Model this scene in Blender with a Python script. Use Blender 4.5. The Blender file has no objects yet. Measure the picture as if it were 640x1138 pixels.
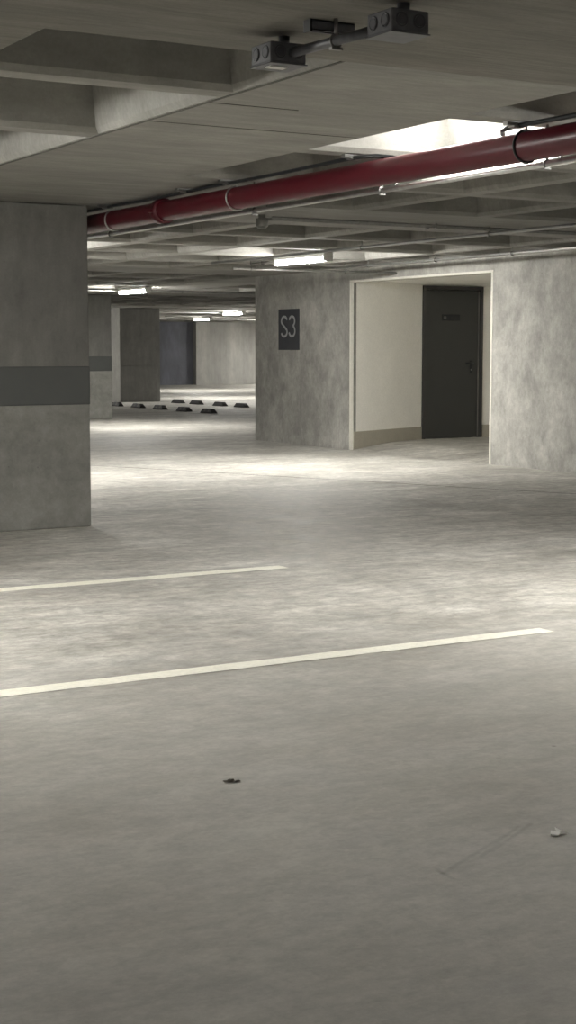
import bpy, bmesh, math, random
from mathutils import Vector
random.seed(7)
PI = math.pi
scn = bpy.context.scene
COL = scn.collection

# ------------------------------------------------------------------ materials
def new_mat(name):
    m = bpy.data.materials.new(name); m.use_nodes = True
    nt = m.node_tree; nt.nodes.clear()
    out = nt.nodes.new('ShaderNodeOutputMaterial')
    b = nt.nodes.new('ShaderNodeBsdfPrincipled')
    nt.links.new(b.outputs[0], out.inputs[0])
    return m, nt, b

def noise(nt, vec, scale, detail=4, rough=.55, stretch=None, dist=0):
    if stretch:
        mp = nt.nodes.new('ShaderNodeMapping'); mp.inputs['Scale'].default_value = stretch
        nt.links.new(vec, mp.inputs['Vector']); vec = mp.outputs[0]
    n = nt.nodes.new('ShaderNodeTexNoise')
    n.inputs['Scale'].default_value = scale; n.inputs['Detail'].default_value = detail
    n.inputs['Roughness'].default_value = rough; n.inputs['Distortion'].default_value = dist
    nt.links.new(vec, n.inputs['Vector'])
    return n.outputs['Fac']

def remap(nt, v, a, b, c, d):
    r = nt.nodes.new('ShaderNodeMapRange')
    for i, x in enumerate((a, b, c, d)): r.inputs[1 + i].default_value = x
    nt.links.new(v, r.inputs[0])
    return r.outputs[0]

def mul(nt, a, b, op='MULTIPLY'):
    m = nt.nodes.new('ShaderNodeMath'); m.operation = op
    nt.links.new(a, m.inputs[0])
    if isinstance(b, (int, float)): m.inputs[1].default_value = b
    else: nt.links.new(b, m.inputs[1])
    return m.outputs[0]

def tint(nt, col, v):
    m = nt.nodes.new('ShaderNodeVectorMath'); m.operation = 'SCALE'
    m.inputs[0].default_value = col[:3]
    nt.links.new(v, m.inputs['Scale'])
    return m.outputs[0]

def coords(nt):
    return nt.nodes.new('ShaderNodeTexCoord').outputs['Object']

def bump(nt, bsdf, h, strength, dist):
    b = nt.nodes.new('ShaderNodeBump'); b.inputs['Strength'].default_value = strength
    b.inputs['Distance'].default_value = dist
    nt.links.new(h, b.inputs['Height']); nt.links.new(b.outputs[0], bsdf.inputs['Normal'])

def concrete(name, col, layers, rough=(.55, .8), bmp=.3, pits=True, spec=.4):
    """layers: (scale, stretch, low, high) brightness noises multiplied together"""
    m, nt, b = new_mat(name); v = coords(nt)
    acc = None; first = None
    for (s, st, lo, hi, di) in layers:
        n = noise(nt, v, s, 9, .66, st, di)
        first = first or n
        r = remap(nt, n, .28, .72, lo, hi)
        acc = r if acc is None else mul(nt, acc, r)
    fine = noise(nt, v, 55, 3, .7)
    acc = mul(nt, acc, remap(nt, fine, .3, .7, .93, 1.06))
    if pits:
        vo = nt.nodes.new('ShaderNodeTexVoronoi'); vo.inputs['Scale'].default_value = 9
        nt.links.new(v, vo.inputs['Vector'])
        acc = mul(nt, acc, remap(nt, vo.outputs['Distance'], .03, .07, .72, 1))
    nt.links.new(tint(nt, col, acc), b.inputs['Base Color'])
    nt.links.new(remap(nt, first, .3, .7, rough[0], rough[1]), b.inputs['Roughness'])
    b.inputs['Specular IOR Level'].default_value = spec
    bump(nt, b, fine, bmp, .004)
    return m

def plain(name, col, rough=.5, metal=0, var=.08, scale=20, spec=.5):
    m, nt, b = new_mat(name); v = coords(nt)
    n = noise(nt, v, scale, 3)
    nt.links.new(tint(nt, col, remap(nt, n, .3, .7, 1 - var, 1 + var)), b.inputs['Base Color'])
    nt.links.new(remap(nt, n, .3, .7, rough * .85, min(1, rough * 1.15)), b.inputs['Roughness'])
    b.inputs['Metallic'].default_value = metal
    b.inputs['Specular IOR Level'].default_value = spec
    return m

M = {}
M['wall'] = concrete('raw_concrete_wall', (.37, .362, .335),
    [(.8, (1, 1, .9), .74, 1.22, .3), (2.4, (1, 1, .75), .74, 1.24, .4), (6, (1, 1, .7), .78, 1.16, .2), (20, (1, 1, .7), .84, 1.12, 0)], (.6, .85))
M['pillar'] = concrete('raw_concrete_pillar', (.185, .181, .167),
    [(1.3, (1, 1, .7), .76, 1.2, .3), (8, (1, 1, .12), .88, 1.1, 0), (7, (1, 1, .6), .82, 1.14, .3)], (.6, .85))
M['pillar_low'] = concrete('bounce_lit_concrete_pillar', (.25, .245, .226),
    [(2.6, None, .72, 1.24, .3), (9, None, .82, 1.14, .2)], (.6, .85))  # lower shaft lightened: light bounced off the floor put into the colour
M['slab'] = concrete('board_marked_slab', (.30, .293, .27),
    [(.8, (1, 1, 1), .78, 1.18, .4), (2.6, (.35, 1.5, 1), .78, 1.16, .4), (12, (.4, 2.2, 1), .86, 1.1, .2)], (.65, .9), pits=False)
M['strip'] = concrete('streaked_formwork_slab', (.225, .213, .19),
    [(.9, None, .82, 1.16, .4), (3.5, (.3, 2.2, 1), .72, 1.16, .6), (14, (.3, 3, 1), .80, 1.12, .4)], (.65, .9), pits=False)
M['far_concrete'] = concrete('far_concrete', (.42, .41, .38),
    [(.9, (1, 1, .12), .6, 1.25, 0), (5, (1, 1, .4), .85, 1.1, .4)], (.7, .9), pits=False)
M['blue_paint'] = concrete('blue_grey_paint', (.15, .154, .178),
    [(.7, (1, 1, .4), .6, 1.35, .4), (2.5, (1, 1, .35), .8, 1.2, .3)], (.6, .8), pits=False)
M['plaster'] = concrete('cream_plaster', (.92, .905, .85),
    [(1.3, None, .95, 1.04, .3), (20, None, .98, 1.02, 0)], (.7, .85), pits=False, bmp=.1)
M['edge_plaster'] = concrete('pale_plaster_edging', (.66, .64, .58),
    [(5, None, .92, 1.05, .3)], (.7, .85), pits=False, bmp=.1)
M['skirting'] = concrete('beige_skirting', (.42, .395, .33),
    [(6, None, .92, 1.06, .3)], (.45, .6), pits=False, bmp=.05)
M['band'] = plain('charcoal_band_paint', (.082, .085, .082), .55, 0, .06, 6)
M['red'] = plain('red_pipe_paint', (.082, .0045, .011), .38, 0, .1, 6)
M['galv'] = plain('galvanised_steel', (.55, .55, .54), .38, 1, .12, 30)
M['galv_dull'] = plain('dull_galvanised_steel', (.30, .30, .29), .5, 1, .15, 30)
M['black'] = plain('black_plastic', (.014, .016, .018), .4, 0, .15, 30)
M['box_grey'] = plain('grey_enamelled_steel', (.11, .113, .125), .42, .0, .15, 25)
M['box_dark'] = plain('dark_enamelled_steel', (.07, .072, .08), .4, 0, .1, 25)
M['cast'] = plain('grey_cast_box', (.30, .30, .285), .5, 0, .12, 25)
M['seam'] = plain('dull_seam', (.10, .096, .085), .9, 0, .3, 5)
M['door'] = plain('charcoal_door_paint', (.042, .043, .041), .45, 0, .06, 4)
M['door_edge'] = plain('charcoal_frame_paint', (.045, .044, .043), .4, 0, .06, 4)
M['sign'] = plain('slate_sign_face', (.060, .062, .070), .55, 0, .06, 8)
M['letter'] = plain('grey_lettering', (.33, .335, .34), .5, 0, .04, 8)
M['housing'] = plain('white_lamp_housing', (.75, .75, .72), .45, 0, .03, 8)
M['rubber'] = plain('black_rubber', (.022, .021, .020), .6, 0, .25, 12)
M['rubber_pale'] = plain('pale_rubber', (.085, .08, .07), .75, 0, .3, 14)
M['dirt'] = plain('dark_dry_leaf', (.10, .088, .07), .9, 0, .3, 40)
M['paper'] = plain('white_paper', (.88, .87, .83), .8, 0, .05, 40)
M['joint'] = plain('dark_joint_filler', (.05, .048, .042), .8, 0, .3, 5)

# glowing diffuser
LAMP = 155.0
m, nt, b = new_mat('glowing_diffuser')
v = coords(nt)
e = nt.nodes.new('ShaderNodeEmission'); e.inputs['Color'].default_value = (1, .98, .925, 1)
e.inputs['Strength'].default_value = LAMP
nt.nodes.remove(b)
nt.links.new(e.outputs[0], [n for n in nt.nodes if n.type == 'OUTPUT_MATERIAL'][0].inputs[0])
# the clear cover throws most of its light downwards, little sideways
geo = nt.nodes.new('ShaderNodeNewGeometry'); sx = nt.nodes.new('ShaderNodeSeparateXYZ')
nt.links.new(geo.outputs['Normal'], sx.inputs[0])
stren = mul(nt, remap(nt, mul(nt, sx.outputs['Z'], -1.0), 0, 1, .14, 1.22), LAMP); stren.node.name = 'strength'
nt.links.new(stren, e.inputs['Strength'])
M['glow'] = m
m = m.copy(); m.name = 'weak_glowing_diffuser'
m.node_tree.nodes['strength'].inputs[1].default_value = LAMP * .24
M['glow_weak'] = m

# bay line paint, worn so the floor shows through in flecks
m, nt, b = new_mat('worn_cream_line_paint'); v = coords(nt)
n1 = noise(nt, v, 6, 6, .7); n2 = noise(nt, v, 40, 4, .7)
w = mul(nt, remap(nt, n1, .25, .55, .85, 1), remap(nt, n2, .3, .6, .9, 1.03))
nt.links.new(tint(nt, (.86, .84, .73), w), b.inputs['Base Color'])
b.inputs['Roughness'].default_value = .6
M['line'] = m

# power-floated floor: mottled, dusty, slightly polished
m, nt, b = new_mat('power_floated_floor'); v = coords(nt)
big = noise(nt, v, .28, 4, .55, None, .4)
mid = noise(nt, v, 1.0, 9, .68, (1, 1.4, 1), .25)
bl = noise(nt, v, 3.4, 9, .72, (1, 1.3, 1), .3)
sw = noise(nt, v, 1.6, 6, .6, (.3, 1.8, 1), .8)
fine = noise(nt, v, 38, 6, .8)
sm = noise(nt, v, 8.5, 10, .78, (1, 1.5, 1), .15)
# the trafficked middle of the garage is more worn and blotchy than the dusty bays in front
sep = nt.nodes.new('ShaderNodeSeparateXYZ'); nt.links.new(v, sep.inputs[0])
worn = remap(nt, mul(nt, sep.outputs['Y'], mul(nt, big, 3.0), 'ADD'), 6.2, 8.6, .42, 1.0)
def blotch(n, lo, hi, a=.34, b_=.66):
    d_ = mul(nt, mul(nt, remap(nt, n, a, b_, lo - 1, hi - 1), worn), 1.0, 'ADD')
    return d_
acc = remap(nt, big, .3, .7, .90, 1.08)
acc = mul(nt, acc, blotch(mid, .70, 1.22))
acc = mul(nt, acc, blotch(bl, .76, 1.20))
acc = mul(nt, acc, blotch(sm, .70, 1.24, .36, .64))
acc = mul(nt, acc, blotch(sw, .90, 1.10))
acc = mul(nt, acc, remap(nt, fine, .3, .7, .90, 1.08))
vo = nt.nodes.new('ShaderNodeTexVoronoi'); vo.inputs['Scale'].default_value = 2.3
nt.links.new(v, vo.inputs['Vector'])
acc = mul(nt, acc, remap(nt, vo.outputs['Distance'], .012, .03, .6, 1))
# a few faint scuffs scraped into the surface
def seg_dist(v, a, b_):
    ab = Vector((b_[0] - a[0], b_[1] - a[1], 0)); L2 = ab.length_squared
    sub = nt.nodes.new('ShaderNodeVectorMath'); sub.operation = 'SUBTRACT'
    nt.links.new(v, sub.inputs[0]); sub.inputs[1].default_value = (a[0], a[1], 0)
    dt = nt.nodes.new('ShaderNodeVectorMath'); dt.operation = 'DOT_PRODUCT'
    nt.links.new(sub.outputs[0], dt.inputs[0]); dt.inputs[1].default_value = ab / L2
    cl = nt.nodes.new('ShaderNodeClamp'); nt.links.new(dt.outputs['Value'], cl.inputs[0])
    s2 = nt.nodes.new('ShaderNodeVectorMath'); s2.operation = 'SCALE'; s2.inputs[0].default_value = ab
    nt.links.new(cl.outputs[0], s2.inputs['Scale'])
    d_ = nt.nodes.new('ShaderNodeVectorMath'); d_.operation = 'DISTANCE'
    nt.links.new(sub.outputs[0], d_.inputs[0]); nt.links.new(s2.outputs[0], d_.inputs[1])
    return d_.outputs['Value']
for a_, b_ in [((2.96, 3.6), (2.69, 3.45)), ((2.82, 3.55), (2.46, 3.37)), ((2.46, 3.37), (2.47, 3.41)), ((2.46, 3.39), (2.46, 3.32)), ((2.91, 3.6), (2.64, 3.43))]:
    acc = mul(nt, acc, mul(nt, remap(nt, mul(nt, seg_dist(v, a_, b_), mul(nt, fine, .006), 'SUBTRACT'), .0, .008, .87, 1), 1.0))
hue = nt.nodes.new('ShaderNodeMix'); hue.data_type = 'RGBA'
hue.inputs['A'].default_value = (.46, .437, .39, 1); hue.inputs['B'].default_value = (.45, .437, .405, 1)
nt.links.new(remap(nt, mid, .35, .65, 0, 1), hue.inputs['Factor'])
sc_ = nt.nodes.new('ShaderNodeVectorMath'); sc_.operation = 'SCALE'
nt.links.new(hue.outputs['Result'], sc_.inputs[0]); nt.links.new(acc, sc_.inputs['Scale'])
nt.links.new(sc_.outputs[0], b.inputs['Base Color'])
rg = mul(nt, remap(nt, bl, .3, .7, .48, .78), remap(nt, mid, .3, .7, .85, 1.2))
nt.links.new(rg, b.inputs['Roughness'])
b.inputs['Specular IOR Level'].default_value = .28
bump(nt, b, mul(nt, fine, mul(nt, bl, 1.5), 'ADD'), .25, .004)
M['floor'] = m

# ------------------------------------------------------------------ mesh helpers
def quad(bm, pts):
    return bm.faces.new([bm.verts.new(p) for p in pts])

def add_box(bm, x0, x1, y0, y1, z0, z1, bev=0.0):
    vs = [bm.verts.new((x, y, z)) for x in (x0, x1) for y in (y0, y1) for z in (z0, z1)]
    fs = [(0, 1, 3, 2), (4, 6, 7, 5), (0, 4, 5, 1), (2, 3, 7, 6), (0, 2, 6, 4), (1, 5, 7, 3)]
    faces = [bm.faces.new([vs[i] for i in f]) for f in fs]
    if bev:
        es = list({e for f in faces for e in f.edges})
        bmesh.ops.bevel(bm, geom=es, offset=bev, segments=2, affect='EDGES', profile=.5)

def frame_of(d):
    d = d.normalized()
    u = d.cross(Vector((0, 0, 1)))
    if u.length < 1e-3: u = Vector((1, 0, 0))
    u.normalize()
    return u, u.cross(d).normalized()

def add_tube(bm, pts, r, seg=14, cap=True):
    pts = [Vector(p) for p in pts]; rings = []
    for i, p in enumerate(pts):
        d = (pts[min(i + 1, len(pts) - 1)] - pts[max(i - 1, 0)])
        u, w = frame_of(d)
        rr = r[i] if isinstance(r, (list, tuple)) else r
        rings.append([bm.verts.new(p + u * math.cos(2 * PI * k / seg) * rr + w * math.sin(2 * PI * k / seg) * rr) for k in range(seg)])
    for a, c in zip(rings, rings[1:]):
        for k in range(seg):
            f = bm.faces.new((a[k], a[(k + 1) % seg], c[(k + 1) % seg], c[k])); f.smooth = True
    if cap:
        bm.faces.new(rings[0][::-1]); bm.faces.new(rings[-1])

def add_ring(bm, c, axis, R, r, seg=28, sub=8, a0=0, a1=2 * PI):
    c = Vector(c); u, w = frame_of(Vector(axis))
    full = abs(a1 - a0 - 2 * PI) < 1e-4
    n = seg if full else seg + 1
    rings = []
    for i in range(n):
        t = a0 + (a1 - a0) * i / seg
        o = u * math.cos(t) + w * math.sin(t)
        rings.append([bm.verts.new(c + o * (R + r * math.cos(2 * PI * k / sub)) + Vector(axis).normalized() * r * math.sin(2 * PI * k / sub)) for k in range(sub)])
    for i in range(n if full else n - 1):
        a, d = rings[i], rings[(i + 1) % n]
        for k in range(sub):
            f = bm.faces.new((a[k], a[(k + 1) % sub], d[(k + 1) % sub], d[k])); f.smooth = True

def obj(name, bm, mat, parent=None, loc=None):
    bmesh.ops.recalc_face_normals(bm, faces=bm.faces)
    me = bpy.data.meshes.new(name); bm.to_mesh(me); bm.free()
    me.materials.append(M[mat] if isinstance(mat, str) else mat)
    o = bpy.data.objects.new(name, me); COL.objects.link(o)
    if parent is not None: o.parent = parent
    if loc is not None: o.location = loc
    return o

def B(): return bmesh.new()

def box_obj(name, dims, mat, parent=None, bev=0.0):
    bm = B(); add_box(bm, *dims, bev); return obj(name, bm, mat, parent)

def tag(o, label=None, cat=None, group=None, kind=None):
    if label: o['label'] = label
    if cat: o['category'] = cat
    if group: o['group'] = group
    if kind: o['kind'] = kind
    return o

def struct(name, bm, mat, parent=None, label=None, cat=None):
    o = obj(name, bm, mat, parent)
    if parent is None: tag(o, label, cat, None, 'structure')
    return o

def thing(name, label, cat, loc=(0, 0, 0), rz=0, group=None):
    o = bpy.data.objects.new(name, None); COL.objects.link(o)
    o.empty_display_size = .2
    o.location = loc; o.rotation_euler = (0, 0, rz)
    return tag(o, label, cat, group, 'thing')

def dup(root, loc, rz, label):
    r = root.copy(); COL.objects.link(r); r.location = loc; r.rotation_euler = (0, 0, rz); r['label'] = label
    for ch in list(root.children):
        c = ch.copy(); COL.objects.link(c); c.parent = r
        for g in list(ch.children):
            d = g.copy(); COL.objects.link(d); d.parent = c
    return r

# ------------------------------------------------------------------ the setting
ZC = 2.615            # underside of the waffle slab
ZN = 2.580            # underside of the near, slightly deeper strip
YN = 5.25             # far edge of that strip
X0, X1, Y0, Y1 = -14.0, 46.0, -7.0, 58.0

bm = B(); quad(bm, [(X0, Y0, 0), (X1, Y0, 0), (X1, Y1, 0), (X0, Y1, 0)])
struct('floor', bm, 'floor', None, 'mottled grey power-floated concrete garage floor', 'floor')

# waffle ceiling: list of coffer spans in x and y, everything else is flat soffit
def spans(start, stop, cell=1.35, rib=.15):
    out = []; a = start
    while a + cell <= stop + 1e-6:
        out.append((a, a + cell)); a += cell + rib
    return out
XS = [(-13 + 1.5 * i, -11.65 + 1.5 * i) for i in range(9)]
XS += [(2.06, 3.38)] + [(4.70, 5.72), (5.87, 7.03), (7.18, 8.33), (8.48, 9.67), (9.83, 11.03), (11.18, 12.05)] + spans(13.4, 20.8) + spans(22.25, 29.7) + spans(30.9, 45.9)
YS = spans(-4.8, 1.0) + [(YN, 6.30), (6.45, 7.85), (8.00, 9.45), (9.60, 11.0)] + spans(12.6, 20.1) + spans(21.4, 28.9) + spans(30.2, 37.7) \
     + spans(39.0, 46.5) + spans(47.8, 57.9)
HEADS = [(3.40, 5.90, 9.60, 14.1)]          # solid slab around the near pillar
xb = sorted({X0, X1} | {v for s in XS for v in s} | {3.40, 5.9})
yb = sorted({Y0, Y1, YN} | {v for s in YS for v in s} | {9.60, 14.1})
DEP, INS = .36, .055
bm = B()
bn = B()
def inside(v, S): return any(a - 1e-6 < v < b_ + 1e-6 for a, b_ in S)
for i in range(len(xb) - 1):
    for j in range(len(yb) - 1):
        xa, xc, ya, yc = xb[i], xb[i + 1], yb[j], yb[j + 1]
        cx, cy = (xa + xc) / 2, (ya + yc) / 2
        head = any(h[0] < cx < h[1] and h[2] < cy < h[3] for h in HEADS)
        near = cy < YN
        if near:
            if cx > 0: continue                # the near strip is its own piece below
        if inside(cx, XS) and inside(cy, YS) and not head: continue
        quad(bm, [(xa, ya, ZC), (xa, yc, ZC), (xc, yc, ZC), (xc, ya, ZC)])
for (xa, xc) in XS:
    for (ya, yc) in YS:
        cx, cy = (xa + xc) / 2, (ya + yc) / 2
        if any(h[0] < cx < h[1] and h[2] < cy < h[3] for h in HEADS):
            continue
        if cy < YN and cx > 0: continue
        # clip coffers that are cut by the solid head
        c = .022                                # softened lower arris
        lo = [(xa, ya), (xc, ya), (xc, yc), (xa, yc)]
        md = [(xa + c, ya + c), (xc - c, ya + c), (xc - c, yc - c), (xa + c, yc - c)]
        k = c + INS
        hi = [(xa + k, ya + k), (xc - k, ya + k), (xc - k, yc - k), (xa + k, yc - k)]
        lv = [bm.verts.new((x, y, ZC)) for x, y in lo]
        mv = [bm.verts.new((x, y, ZC + .03)) for x, y in md]
        hv = [bm.verts.new((x, y, ZC + DEP)) for x, y in hi]
        for q in range(4):
            bm.faces.new((lv[q], lv[(q + 1) % 4], mv[(q + 1) % 4], mv[q]))
            bm.faces.new((mv[q], mv[(q + 1) % 4], hv[(q + 1) % 4], hv[q]))
        bm.faces.new(hv)
bmesh.ops.remove_doubles(bm, verts=bm.verts, dist=1e-4)
struct('ceiling', bm, 'slab', None, 'grey concrete waffle slab ceiling of ribs and square coffers', 'ceiling')

# deeper solid strip across the top of the view, with its own board marks
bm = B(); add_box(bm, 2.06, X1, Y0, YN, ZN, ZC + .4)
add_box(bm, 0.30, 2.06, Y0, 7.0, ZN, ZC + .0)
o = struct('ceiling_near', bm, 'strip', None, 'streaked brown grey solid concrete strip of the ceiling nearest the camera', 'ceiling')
# narrow joint line beside the strip that runs to the pillar
bm = B(); add_box(bm, 3.395, 3.412, YN, 12.0, ZC - .0035, ZC + .001)
struct('trim_1', bm, 'seam', None, 'dark formwork seam along the left edge of the smooth ceiling strip', 'seam')
bm = B(); add_box(bm, 3.41, 4.69, 7.28, 7.2835, ZC - .003, ZC + .001)
add_box(bm, 3.41, 3.9, 6.6, 6.6035, ZC - .003, ZC + .001)
struct('trim_2', bm, 'seam', None, 'thin formwork seam across the smooth ceiling strip', 'seam')

# outer walls
bm = B(); add_box(bm, X0, 29.16, Y1, Y1 + .3, 0, 3.0)
struct('wall_far', bm, 'blue_paint', None, 'blue grey painted far wall behind the dark pillar', 'wall')
bm = B(); add_box(bm, 29.16, X1, Y1, Y1 + .3, 0, 3.0); add_box(bm, 29.16, 29.78, Y1 - .28, Y1, 0, 3.0)
struct('wall_far_right', bm, 'far_concrete', None, 'bare streaked concrete far wall with a shallow pilaster', 'wall')
bm = B(); add_box(bm, X0 - .3, X0, Y0, Y1, 0, 3.0); struct('wall_left', bm, 'wall', None, 'bare concrete wall along the left of the garage', 'wall')
bm = B(); add_box(bm, X1, X1 + .3, Y0, Y1, 0, 3.0); struct('wall_side', bm, 'wall', None, 'bare concrete wall closing the far side of the garage', 'wall')
bm = B(); add_box(bm, X0, X1, Y0 - .3, Y0, 0, 3.0); struct('wall_back', bm, 'wall', None, 'bare concrete wall behind the camera', 'wall')

def wall_prism(bm, pts, z0, z1):
    lo = [bm.verts.new((x, y, z0)) for x, y in pts]; hi = [bm.verts.new((x, y, z1)) for x, y in pts]
    n = len(pts)
    for i in range(n): bm.faces.new((lo[i], lo[(i + 1) % n], hi[(i + 1) % n], hi[i]))
    bm.faces.new(lo[::-1]); bm.faces.new(hi)
# stair core: long wall with an opening
XW = 12.05; YA, YB = 15.60, 18.90; ZO = 2.43
bm = B(); T = .22
add_box(bm, XW, XW + T, YA, YB, ZO, ZC)
add_box(bm, XW, XW + T, 8.0, YA, 0, ZC)
add_box(bm, XW + T, 17.0, 21.75 - T, 21.75, 0, ZC)
wall_prism(bm, [(XW, YB), (XW + .05, YB), (XW + T, YB + .085), (XW + T, 21.75), (XW, 21.75)], 0, ZC)
struct('wall_right', bm, 'wall', None, 'mottled bare concrete stair core wall with a wide door opening', 'wall')
bm = B(); e = .05
add_box(bm, XW - .005, XW + .05, YB - .001, YB + .022, 0, ZO + .02)
add_box(bm, XW - .005, XW + T, YA - .030, YA + .008, 0, ZO + .02)
add_box(bm, XW - .005, XW + T, YA + .008, YB - .006, ZO - .010, ZO + .02)
struct('trim_3', bm, 'edge_plaster', None, 'pale plaster edging around the wide door opening', 'trim')

P = (13.87, 19.69)                                 # inner end of the splayed wall = hinge side of the door
S = (XW + .05, YB + .004)
def splay(t, off=0.0):
    dx, dy = P[0] - S[0], P[1] - S[1]; L = math.hypot(dx, dy)
    return (S[0] + dx * t + dy / L * off, S[1] + dy * t - dx / L * off)
bm = B()
wall_prism(bm, [S, P, (P[0], P[1] + .2), (S[0], P[1] + .2)], 0, ZC)
struct('wall_lobby_left', bm, 'plaster', None, 'smooth cream plastered wall leading in to the door', 'wall')
DX1 = 15.03
bm = B(); add_box(bm, DX1, 16.6, P[1], P[1] + .2, 0, ZC); add_box(bm, P[0], DX1, P[1], P[1] + .2, 2.445, ZC)
struct('wall_lobby_back', bm, 'plaster', None, 'narrow cream plastered wall on the handle side of the door', 'wall')
bm = B(); add_box(bm, 16.6, 16.8, YA - .5, P[1] + .2, 0, ZC); add_box(bm, XW + T, 16.6, YA - .7, YA - .5, 0, ZC)
struct('wall_lobby_right', bm, 'plaster', None, 'cream plastered wall on the right inside the lobby', 'wall')
bm = B(); add_box(bm, XW + T, 16.6, YA - .5, 19.68, 2.46, 2.52)
struct('ceiling_lobby', bm, 'plaster', None, 'pale low ceiling inside the door lobby', 'ceiling')
# lobby floor: ramps up from the garage floor
FZ = .066
bm = B()
r0 = splay(0); r1 = splay(.5)
quad(bm, [(XW + .05, YB - .005, .003), (XW + .05, YA, .003), (12.85, YA - .5, FZ), (r1[0], r1[1] + .02, FZ)])
quad(bm, [(r1[0], r1[1] + .02, FZ), (12.85, YA - .5, FZ), (16.6, YA - .5, FZ), (16.6, P[1] + .05, FZ), (P[0], P[1] + .05, FZ)])
struct('floor_lobby', bm, 'floor', None, 'pale concrete lobby floor ramping up to the door', 'floor')
# skirting
def pts_strip(t0, t1, off0, off1): return [splay(t0, off0), splay(t1, off0), splay(t1, off1), splay(t0, off1)]
bm = B(); wall_prism(bm, pts_strip(0, 1, -.002, .014), .0, .262)
struct('baseboard_left', bm, 'skirting', None, 'beige skirting at the foot of the cream wall', 'baseboard')
bm = B(); add_box(bm, DX1 + .02, 16.6, P[1] - .014, P[1] + .002, FZ, .262)
struct('baseboard_back', bm, 'skirting', None, 'short beige skirting right of the door', 'baseboard')

# the door
d = thing('door_1', 'charcoal grey flush door with black lever handle in the pale lobby', 'door', (P[0], P[1], FZ))
d['kind'] = 'structure'
W = DX1 - P[0]; HZ = 2.445 - FZ
bm = B()
add_box(bm, 0, .055, -.03, .16, 0, HZ, .004); add_box(bm, W - .06, W, -.03, .16, 0, HZ, .004)
add_box(bm, .055, W - .06, -.03, .16, HZ - .06, HZ, .004)
obj('door_frame', bm, 'door_edge', d)
bm = B(); add_box(bm, .06, W - .075, .0, .05, .006, HZ - .065, .003)
leaf = obj('door_leaf', bm, 'door', d)
bm = B(); add_box(bm, W - .082, W - .066, -.012, .012, .01, HZ - .07, .002)  # highlight down the closing edge put in as a paler strip
tag(obj('edge_highlight', bm, plain('painted_edge_highlight', (.24, .225, .215), .4, .6, .08, 10), d), 'pale strip standing in for the highlight along the closing edge')
# lever handle
hx, hz = .945, 1.245 - FZ
bm = B(); add_box(bm, hx - .024, hx + .024, -.010, .002, hz - .16, hz + .045, .006)
h = obj('handle_plate', bm, 'black', d)
bm = B(); add_tube(bm, [(hx, -.005, hz), (hx, -.055, hz), (hx - .015, -.064, hz), (hx - .06, -.066, hz - .002), (hx - .14, -.062, hz - .006)], .0115, 12)
obj('lever_handle', bm, 'black', h)
bm = B(); add_tube(bm, [(hx, -.008, hz - .105), (hx, -.018, hz - .105)], .013, 16)
obj('lock_cylinder', bm, 'galv_dull', h)
# plaque
bm = B(); add_box(bm, 14.24 - P[0], 14.59 - P[0], -.006, .001, 1.905 - FZ, 2.005 - FZ, .002)
pq = obj('door_plaque', bm, 'black', d)
bm = B(); add_box(bm, 14.27 - P[0], 14.325 - P[0], -.0085, -.006, 1.935 - FZ, 1.975 - FZ)
obj('pale_mark', bm, plain('dull_mark', (.10, .10, .095), .6), pq)
bm = B(); add_box(bm, 14.39 - P[0], 14.55 - P[0], -.0085, -.006, 1.945 - FZ, 1.965 - FZ)
obj('dim_mark', bm, plain('dim_mark', (.022, .024, .026), .6), pq)

# ------------------------------------------------------------------ pillars
def pillar(name, label, x0, x1, y0, y1, band=True, group='square concrete pillars'):
    t = thing(name, label, 'pillar', (x0, y0, 0), 0, group)
    w, dp = x1 - x0, y1 - y0
    bm = B(); add_box(bm, 0, w, 0, dp, 1.009, ZC - .003, .012)
    obj('upper_shaft', bm, 'pillar', t)
    bm = B(); add_box(bm, 0, w, 0, dp, 0, 1.012, .012)
    obj('lower_shaft', bm, 'pillar_low' if band else 'pillar', t)
    if band:
        bm = B(); add_box(bm, -.004, w + .004, -.004, dp + .004, 1.005, 1.322, .012)
        tag(obj('painted_band', bm, 'band', t), 'charcoal grey painted band around the pillar')
    return t
pillar('concrete_pillar', 'large concrete pillar with charcoal band at the left edge, nearest the camera', 3.72, 4.945, 11.72, 12.36)
pillar('concrete_pillar', 'farther concrete pillar with charcoal band, right behind the nearest pillar', 12.02, 13.25, 30.2, 30.85)
pillar('concrete_pillar', 'plain shaded concrete pillar without a band beside the wheel stops', 17.62, 18.86, 39.6, 40.3, False)

# ------------------------------------------------------------------ bay lines, joint, litter
def line(label, x0, x1, y, w):
    bm = B()
    n = 40; up = []; dn = []
    for i in range(n + 1):
        x = x0 + (x1 - x0) * i / n
        up.append(bm.verts.new((x, y + w / 2 + random.uniform(-.004, .004), .0025)))
        dn.append(bm.verts.new((x, y - w / 2 + random.uniform(-.004, .004), .0025)))
    for i in range(n): bm.faces.new((dn[i], dn[i + 1], up[i + 1], up[i]))
    tag(obj('bay_line', bm, 'line'), label, 'floor marking', 'painted bay lines on the floor')
line('long cream painted bay line on the floor, nearer the camera', .2, 5.13, 6.14, .125)
line('shorter looking cream bay line on the floor, just in front of the left pillar', .2, 5.12, 8.85, .14)

bm = B()
J = [(4.9, 24.1), (7.59, 18.02), (8.3, 16.42), (9.0, 14.86), (9.7, 13.28), (10.31, 11.92), (12.0, 8.12)]
for (a, c) in zip(J, J[1:]):
    dx, dy = c[0] - a[0], c[1] - a[1]; L = math.hypot(dx, dy); nx, ny = -dy / L * .015, dx / L * .015
    quad(bm, [(a[0] - nx, a[1] - ny, .002), (c[0] - nx, c[1] - ny, .002), (c[0] + nx, c[1] + ny, .002), (a[0] + nx, a[1] + ny, .002)])
struct('trim_4', bm, 'joint', None, 'thin dark joint line running across the floor before the door opening', 'joint')

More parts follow.
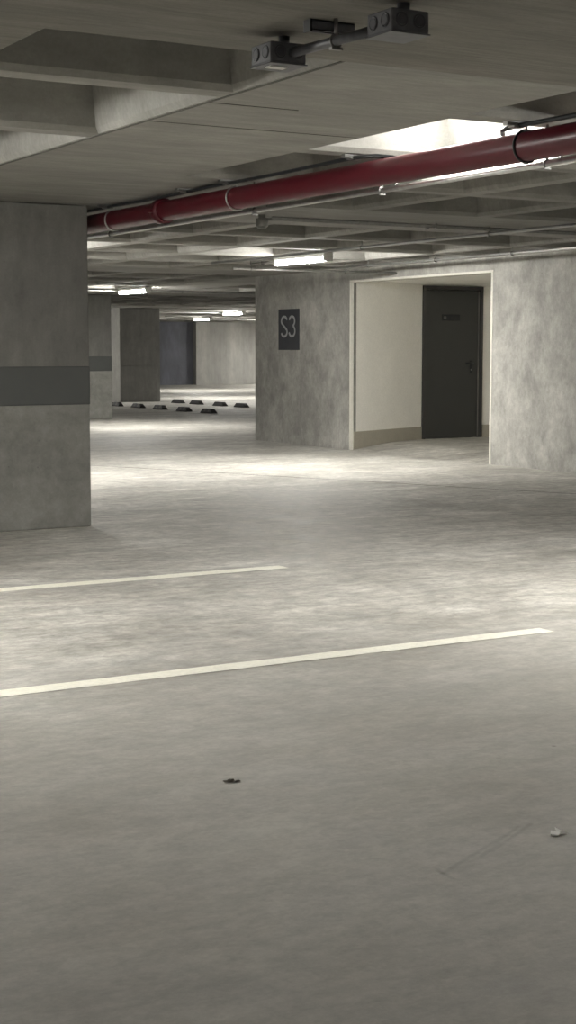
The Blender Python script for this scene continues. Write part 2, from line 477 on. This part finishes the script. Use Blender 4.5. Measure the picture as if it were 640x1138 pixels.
# crumpled leaf
bm = B()
for (ox, oy, r, hgt) in ((0, 0, .015, .010), (.019, -.010, .009, .006), (-.018, .010, .008, .005)):
    ring = [bm.verts.new((ox + math.cos(a * PI / 4) * r * random.uniform(.7, 1.4), oy + math.sin(a * PI / 4) * r * random.uniform(.6, 1.1), .003)) for a in range(8)]
    top = [bm.verts.new((ox + math.cos(a * PI / 4) * r * .6, oy + math.sin(a * PI / 4) * r * .5, hgt * random.uniform(.7, 1.2))) for a in range(8)]
    for k in range(8): bm.faces.new((ring[k], ring[(k + 1) % 8], top[(k + 1) % 8], top[k]))
    bm.faces.new(top); bm.faces.new(ring[::-1])
tag(obj('dirt_clump', bm, 'dirt', None, (2.38, 4.47, 0)), 'small dark dirt clump alone on the open floor', 'litter')
# torn paper scrap
bm = B()
pts = [(-.026, -.004), (-.012, .012), (.004, .008), (.014, .024), (.024, .010), (.018, -.006), (.028, -.018), (.006, -.012), (-.010, -.022)]
hs = [.004, .009, .006, .012, .005, .008, .004, .006, .004]
c0 = bm.verts.new((0, 0, .008)); c1 = bm.verts.new((0, 0, .002))
tv = [bm.verts.new((x, y, z + .002)) for (x, y), z in zip(pts, hs)]; bv = [bm.verts.new((x, y, z - .002)) for (x, y), z in zip(pts, hs)]
n = len(pts)
for k in range(n):
    bm.faces.new((c0, tv[k], tv[(k + 1) % n])); bm.faces.new((c1, bv[(k + 1) % n], bv[k])); bm.faces.new((tv[k], bv[k], bv[(k + 1) % n], tv[(k + 1) % n]))
tag(obj('paper_scrap', bm, 'paper', None, (2.96, 3.48, 0)), 'tiny torn scrap of white paper on the floor by the right edge', 'litter')

# ------------------------------------------------------------------ wall sign
sg = thing('wall_sign', 'square slate grey level sign reading S3 on the concrete wall', 'sign', (XW, 20.665, 1.765))
bm = B(); add_box(bm, -.012, 0, -.315, .315, -.315, .315, .002)
obj('sign_plate', bm, 'sign', sg)
def arc(cx, cy, rx, ry, a0, a1, n=14):
    return [(cx + rx * math.cos(math.radians(a0 + (a1 - a0) * i / n)), cy + ry * math.sin(math.radians(a0 + (a1 - a0) * i / n))) for i in range(n + 1)]
def glyph(name, pts, y_left, w, z0, h, stroke):
    bm = B(); P2 = [(p[0] * w, p[1] * h) for p in pts]
    a = []; c = []
    for i, p in enumerate(P2):
        q, r = P2[max(i - 1, 0)], P2[min(i + 1, len(P2) - 1)]
        dx, dy = r[0] - q[0], r[1] - q[1]; L = math.hypot(dx, dy) or 1
        nx, ny = -dy / L * stroke / 2, dx / L * stroke / 2
        for lst, s in ((a, 1), (c, -1)):
            y, z = y_left - (p[0] + s * nx), z0 + p[1] + s * ny
            lst.append((bm.verts.new((-.0125, y, z)), bm.verts.new((-.0165, y, z))))
    for i in range(len(P2) - 1):
        bm.faces.new((a[i][1], a[i + 1][1], c[i + 1][1], c[i][1]))
        bm.faces.new((a[i][0], a[i + 1][0], a[i + 1][1], a[i][1]))
        bm.faces.new((c[i][0], c[i][1], c[i + 1][1], c[i + 1][0]))
        bm.faces.new((a[i][0], c[i][0], c[i + 1][0], a[i + 1][0]))
    bm.faces.new((a[0][0], a[0][1], c[0][1], c[0][0])); bm.faces.new((a[-1][0], c[-1][0], c[-1][1], a[-1][1]))
    return obj(name, bm, 'letter', sg)
s_pts = arc(.5, .77, .46, .23, 15, 205) + arc(.5, .23, .46, .23, 25, -165)
t_pts = arc(.46, .76, .46, .24, 165, -75) + [(.40, .52)] + arc(.46, .26, .48, .26, 75, -165)
t_pts = arc(.46, .76, .44, .24, 165, -62) + arc(.46, .265, .48, .265, 62, -165)
glyph('letter', s_pts, .225, .19, -.105, .305, .034)
glyph('digit', t_pts, -.02, .19, -.105, .305, .034)

# ------------------------------------------------------------------ lamps
def make_lamp(label, loc, rz=0):
    t = thing('ceiling_lamp', label, 'lamp', loc, rz, 'glowing batten lamps under the slab')
    L = .61
    bm = B(); add_box(bm, -.066, .066, -L, L, .0, .045, .008); hs = obj('lamp_housing', bm, 'housing', t)
    bm = B()
    prof = [(.062 * math.cos(PI + PI * k / 10), .058 * math.sin(PI + PI * k / 10)) for k in range(11)]
    r0 = [bm.verts.new((x, -L + .03, z)) for x, z in prof]; r1 = [bm.verts.new((x, L - .03, z)) for x, z in prof]
    for k in range(10):
        f = bm.faces.new((r0[k], r0[k + 1], r1[k + 1], r1[k])); f.smooth = True
    bm.faces.new(r0); bm.faces.new(r1[::-1]); bm.faces.new((r0[0], r1[0], r1[10], r0[10]))
    obj('diffuser', bm, 'glow', t)
    for s in (-1, 1):
        bm = B(); a, c = sorted((s * L, s * (L - .03))); add_box(bm, -.064, .064, a, c, -.06, .0, .006)
        obj('end_cap', bm, 'housing', t)
        bm = B(); add_tube(bm, [(0, s * .4, .045), (0, s * .4, .05)], .012, 10)
        obj('fixing', bm, 'galv_dull', t)
    return t
ZL = 2.565
L0 = make_lamp('long glowing batten lamp in front of the S3 wall', (9.75, 16.40, ZL))
for (x, y, z, lb) in (
    (12.15, 26.6, ZL, 'glowing batten lamp just right of the top of the left pillar'),
    (22.1, 35.0, ZL, 'added unseen fill lamp behind the stair core, brightening the dark pillar and wheel stops'),  # added out of view to lift the dark pillar front
    (22.1, 41.2, ZL, 'far glowing batten lamp partly hidden by the corner of the S3 wall'),
    (25.17, 49.3, ZL, 'farthest small glowing batten lamp in view, before the blue grey wall'),
    (5.40, 7.15, ZC + DEP - .05, 'batten lamp up inside the bright coffer above the red pipe'),
    (5.80, 16.8, ZL, 'batten lamp hidden behind the nearest pillar'),
    (29.97, 50.0, ZL, 'batten lamp lighting the bays by the far wall'),
    (32.32, 55.0, ZL, 'added unseen fill lamp brightening the bare far wall'),  # added out of view to brighten the far wall
        (1.2, 8.0, ZL, 'added unseen fill lamp off to the left of the bay lines'),  # unseen fill, added to light the floor around the bay lines
    (7.105, 5.7, ZL, 'added unseen fill lamp off to the right beyond the red pipe'),  # unseen fill, added to light the floor at the right
    (1.0, -4.5, ZN - .05, 'added unseen fill lamp behind the camera'),  # unseen fill, added for the junction box fronts
    (14.82, 40.2, ZL, 'added unseen fill lamp behind the pillars, lighting the left face of the plain shaded pillar'),  # added out of sight to light the plain pillar from its left
    (-7.075, 11.0, ZL, 'added unseen fill lamp far off to the left of the camera'),  # unseen fill, added for general brightness
    (1.0, 22.0, ZL, 'added unseen fill lamp on the left beyond the nearest pillar')):  # unseen, added to raise the ambient light on this side
    q = dup(L0, (x, y, z), 0, lb)
    if 'bright coffer' in lb:                     # an older, weaker tube
        for ch in q.children:
            if ch.name.startswith('diffuser'):
                ch.data = ch.data.copy(); ch.data.materials[0] = M['glow_weak']

# ------------------------------------------------------------------ pipes and conduits
PX, PZ, PR = 5.13, 2.495, .076
rp = thing('sprinkler_pipe', 'thick dark red sprinkler pipe running under the ceiling past the left pillar', 'pipe', (PX, 0, PZ))
bm = B(); add_tube(bm, [(0, 1.0, 0), (0, 8, 0), (0, 16, 0), (0, 22.0, 0)], PR, 28); obj('pipe_run', bm, 'red', rp)
bm = B(); y = 10.7
add_tube(bm, [(0, y - .05, 0), (0, y - .045, 0), (0, y + .045, 0), (0, y + .05, 0)], [PR + .004, PR + .018, PR + .018, PR + .004], 28)
for s in (-1, 1): add_box(bm, s * (PR + .03) - .022, s * (PR + .03) + .022, y - .02, y + .02, -.014, .014, .004)
obj('coupling', bm, 'red', rp)
def hanger(y, mat):
    bm = B(); add_ring(bm, (0, y, 0), (0, 1, 0), PR + .006, .007)
    add_tube(bm, [(0, y, PR + .008), (0, y, ZC - PZ)], .007, 8)
    return obj('hanger_ring', bm, mat, rp)
for y in (9.52, 11.61, 14.03): hanger(y, 'galv')
hanger(6.37, 'black')

def conduit(label, pts, r, clips, mat='galv_dull', group=None, clipmat='galv_dull', name='ceiling_conduit', top=ZC):
    """pts in world space; clips = list of points with a saddle clip reaching the slab"""
    t = thing(name, label, 'conduit', pts[0], 0, group); o = Vector(pts[0])
    bm = B(); add_tube(bm, [Vector(p) - o for p in pts], r, 12); obj('tube', bm, mat, t)
    for c in clips:
        p = Vector(c) - o; bm = B()
        d = (Vector(pts[1]) - Vector(pts[0]))
        along = (0, 1, 0) if abs(d.y) > abs(d.x) else (1, 0, 0)
        add_ring(bm, p, along, r + .004, .005, 18, 6)
        add_tube(bm, [p + Vector((0, 0, r + .004)), p + Vector((0, 0, top - c[2]))], .007, 8)
        if along[1]: add_box(bm, p.x - .022, p.x + .022, p.y - .010, p.y + .010, p.z - r - .012, p.z - r - .004)
        else: add_box(bm, p.x - .010, p.x + .010, p.y - .022, p.y + .022, p.z - r - .012, p.z - r - .004)
        obj('saddle_clip', bm, clipmat, t)
    return t
def along_y(x, z, ys): return [(x, y, z) for y in ys]
def along_x(y, z, xs): return [(x, y, z) for x in xs]

# sagging black cable above the red pipe
pts = []
def ramp(y, a, b_): t = max(0, min(1, (y - a) / (b_ - a))); return t * t * (3 - 2 * t)
for i in range(97):
    y = 5.4 + 7.2 * i / 96
    q = ramp(y, 6.45, 6.75) * (1 - ramp(y, 7.5, 7.85))          # slips down behind the pipe here
    pts.append((5.065 + .008 * math.sin(y * 1.3) + .17 * q, y, 2.596 - .006 * abs(math.sin((y - 6.4) * PI / 1.7)) - .055 * q ** 3))
c = thing('ceiling_cable', 'black cable sagging along the top of the red pipe', 'cable', pts[0]); o = Vector(pts[0])
bm = B(); add_tube(bm, [Vector(p) - o for p in pts], .0125, 10); obj('cable_run', bm, 'black', c)
for y in (7.92, 9.52, 10.18, 11.61, 6.37):
    bm = B(); add_box(bm, 4.99 - o.x, 5.115 - o.x, y - .02 - o.y, y + .02 - o.y, ZC - .022 - o.z, ZC - o.z, .002)
    add_box(bm, 5.03 - o.x, 5.10 - o.x, y - .025 - o.y, y + .025 - o.y, 2.584 - o.z, ZC - .02 - o.z, .004)
    obj('cable_bracket', bm, 'galv_dull', c)

conduit('slim galvanised conduit directly below the red pipe, the left of a pair', along_y(5.27, 2.415, (5.6, 8, 13.9)), .0165, along_y(5.27, 2.415, (6.37, 7.92, 9.52, 12.0)), 'galv', 'galvanised conduits below the red pipe')
conduit('slim galvanised conduit below the red pipe, the right of a pair', along_y(5.40, 2.45, (5.6, 8, 13.9)), .0165, along_y(5.40, 2.45, (6.39, 7.94, 9.54)), 'galv', 'galvanised conduits below the red pipe')
conduit('dark conduit running under a ceiling rib beside the lamp at the S3 wall', along_y(9.08, 2.545, (5.4, 9, 17.5)), .0165, along_y(9.08, 2.545, (9.52, 11.8, 14.03)), 'galv_dull')
conduit('bright conduit running along just before the lobby wall top', along_y(11.12, 2.548, (5.4, 11, 18.2)), .0165, along_y(11.12, 2.548, (12.2, 14.03, 15.52, 17.02)), 'galv')
conduit('conduit running across the ceiling from the round ceiling box, front of a pair', along_x(11.72, 2.588, (6.66, 9, 12.04)), .011, along_x(11.72, 2.588, (8.4, 10.8)), 'galv_dull', 'conduits leaving the round ceiling box')
conduit('conduit running across the ceiling from the round ceiling box, back of a pair', along_x(11.86, 2.588, (6.66, 9, 12.04)), .011, along_x(11.86, 2.588, (8.4, 10.8)), 'galv_dull', 'conduits leaving the round ceiling box')
conduit('short bright conduit crossing from the lamp to the S3 wall', along_x(17.72, 2.50, (9.5, 10.5, 12.04)), .0165, along_x(17.72, 2.50, (9.75, 11.2)), 'galv')
conduit('short conduit joining the far end of the lamp before the S3 wall', along_y(9.75, 2.565, (17.02, 17.3, 17.69)), .0165, along_y(9.75, 2.565, (17.4,)), 'galv')
conduit('conduit crossing the ceiling at the lamp by the left pillar', along_x(27.325, 2.575, (4.0, 12, 22.0)), .0165, along_x(27.325, 2.575, (8.5, 10.2, 13.5)), 'galv')
conduit('far conduit crossing the ceiling at the farthest lamp', along_x(50.72, 2.575, (16.0, 22, 34.0)), .0165, along_x(50.72, 2.575, (21.5, 25.5)), 'galv')
conduit('far conduit crossing the ceiling at the half hidden lamp', along_x(41.92, 2.575, (14.0, 20, 30.0)), .0165, along_x(41.92, 2.575, (19.2,)), 'galv')

# round ceiling box
rb = thing('round_ceiling_box', 'round grey ceiling box hanging below the slab beyond the red pipe', 'box', (6.6, 11.79, 2.615))
bm = B(); add_tube(bm, [(0, 0, 0), (0, 0, -.03), (0, 0, -.031), (0, 0, -.095), (0, 0, -.10)], [.03, .03, .055, .055, .05], 20); obj('box_body', bm, 'cast', rb)
bm = B(); add_tube(bm, [(0, 0, -.10), (0, 0, -.112), (0, 0, -.122)], [.044, .040, .02], 20); obj('box_cover', bm, 'cast', rb)

# square junction boxes with the conduit between them, under the near strip
def junction_box(label, x, y, z, stalk_r):
    t = thing('ceiling_junction_box', label, 'junction box', (x, y, z), 0, 'junction boxes under the near ceiling strip')
    a, h = .073, .036
    bm = B(); add_box(bm, -a, a, -a, a, -h, h, .006)
    body = obj('box_body', bm, 'box_grey', t)
    for (fx, fy) in ((-1, 0), (0, -1)):
        for s in (-1, 1):
            bm = B()
            c = (fx * (a + .0005), s * .034, .002) if fx else (s * .034, fy * (a + .0005), .002)
            ax = (1, 0, 0) if fx else (0, 1, 0)
            add_ring(bm, c, ax, .021, .0035, 20, 6)
            q = Vector(c); n_ = Vector(ax) * -.003
            add_tube(bm, [q + n_ * -1 * .3, q + n_], .017, 18)
            obj('knockout', bm, 'box_dark', t)
    bm = B(); add_box(bm, -a - .004, a + .004, -a - .004, a + .004, -h - .005, -h, .002)
    cv = obj('cover_plate', bm, 'box_grey', t)
    bm = B(); add_tube(bm, [(.035, .02, h - .002), (.035, .02, ZN - z)], stalk_r, 16); obj('stem', bm, 'box_grey', t)
    return t, cv
JZ = 2.505
junction_box('dark square junction box at the right end of the overhead conduit', 2.90, 4.27, JZ, .022)
jl, cv = junction_box('dark square junction box at the left end of the overhead conduit', 2.83, 4.93, JZ, .02)
bm = B(); add_box(bm, -.05, .02, -.03, .01, -.046, -.041); obj('pale_sticker', bm, 'housing', jl)
cj = conduit('short grey conduit joining the two dark junction boxes', [(2.885, 4.347, JZ), (2.865, 4.6, JZ), (2.845, 4.852, JZ)], .0175, [(2.868, 4.60, JZ)], 'box_grey', top=ZN)
st = thing('ceiling_strut_channel', 'short slotted steel channel fixed to the ceiling above the overhead conduit', 'bracket', (2.87, 4.66, ZN))
bm = B()
for (za, zb, ya, yb_) in ((-.006, 0, -.02, .02), (-.036, 0, -.02, -.016), (-.036, 0, .016, .02), (-.036, -.032, -.02, -.010), (-.036, -.032, .010, .02)):
    add_box(bm, -.075, .10, ya, yb_, za, zb)
obj('channel', bm, 'box_grey', st)
bm = B(); add_box(bm, -.083, -.075, -.024, .024, -.042, .0, .002); obj('channel_end_cap', bm, 'black', st)

# ------------------------------------------------------------------ wheel stops
def make_stop(label, loc):
    t = thing('wheel_stop', label, 'wheel stop', loc, 0, 'rubber wheel stops in the far bays')
    L, w, h = .275, .08, .105
    bm = B()
    prof = [(-w, 0), (-w, .03), (-.045, h), (.045, h), (w, .03), (w, 0)]
    xs = [(-L, .55), (-L + .07, .98), (-L + .09, 1), (L - .09, 1), (L - .07, .98), (L, .55)]
    rings = [[bm.verts.new((x, y, z * s)) for x, z in prof] for y, s in xs]
    for a, c in zip(rings, rings[1:]):
        for k in range(len(prof) - 1): bm.faces.new((a[k], a[k + 1], c[k + 1], c[k]))
    for r in (rings[0], rings[-1]): bm.faces.new(r)
    obj('stop_body', bm, 'rubber', t)
    for y in (-.14, .05):
        bm = B()
        quad(bm, [(-.0815, y - .03, .032), (-.0815, y + .05, .032), (-.0495, y + .05, .1), (-.0495, y - .03, .1)])
        bmesh.ops.translate(bm, verts=bm.verts, vec=(-.001, 0, .001))
        obj('pale_patch', bm, 'rubber_pale', t)  # lighter rubber patches on one sloping face
    return t
w0 = make_stop('low black wheel stop of the front row, rightmost one', (16.31, 31.67, 0))
for (y, lb) in ((32.91, 'low black wheel stop of the front row, left of the rightmost one'),
                (34.23, 'low black wheel stop of the front row, below the right edge of the dark pillar'),
                (35.52, 'low black wheel stop of the front row, before the middle of the dark pillar'),
                (36.85, 'low black wheel stop of the front row, at the foot of the banded far pillar')):
    dup(w0, (16.29, y, 0), 0, lb)
for (y, lb) in ((38.1, 'low black wheel stop of the back row, nearest the dark pillar'),
                (36.98, 'low black wheel stop in the middle of the back row'),
                (35.62, 'low black wheel stop of the back row, right of the middle one'),
                (34.45, 'low black wheel stop of the back row, cut off by the S3 wall corner')):
    dup(w0, (18.68, y, 0), PI, lb)

# ------------------------------------------------------------------ camera, world, colour
w = bpy.data.worlds.new('garage_world'); scn.world = w; w.use_nodes = True
w.node_tree.nodes['Background'].inputs[0].default_value = (.5, .5, .47, 1)
w.node_tree.nodes['Background'].inputs[1].default_value = 0.0
cam = bpy.data.cameras.new('camera'); co = bpy.data.objects.new('camera', cam); COL.objects.link(co)
cam.sensor_fit = 'VERTICAL'; cam.sensor_height = 36.0; cam.sensor_width = 36.0
cam.lens = 1707.0 / 1138.0 * 36.0
cam.clip_end = 300
co.location = (0, 0, 1.45)
co.rotation_euler = (math.radians(90 - 6.02), 0, math.radians(-30.2))
scn.camera = co
scn.view_settings.view_transform = 'Standard'
scn.view_settings.look = 'None'
scn.view_settings.gamma = 1.0
scn.view_settings.use_curve_mapping = False
scn.view_settings.exposure = 1.34
scn.cycles.max_bounces = 10
scn.cycles.diffuse_bounces = 6
scn.cycles.glossy_bounces = 4
scn.cycles.sample_clamp_indirect = 6
scn.cycles.use_denoising = True
scn.cycles.denoising_prefilter = 'ACCURATE'
scn.cycles.denoising_input_passes = 'RGB_ALBEDO_NORMAL'
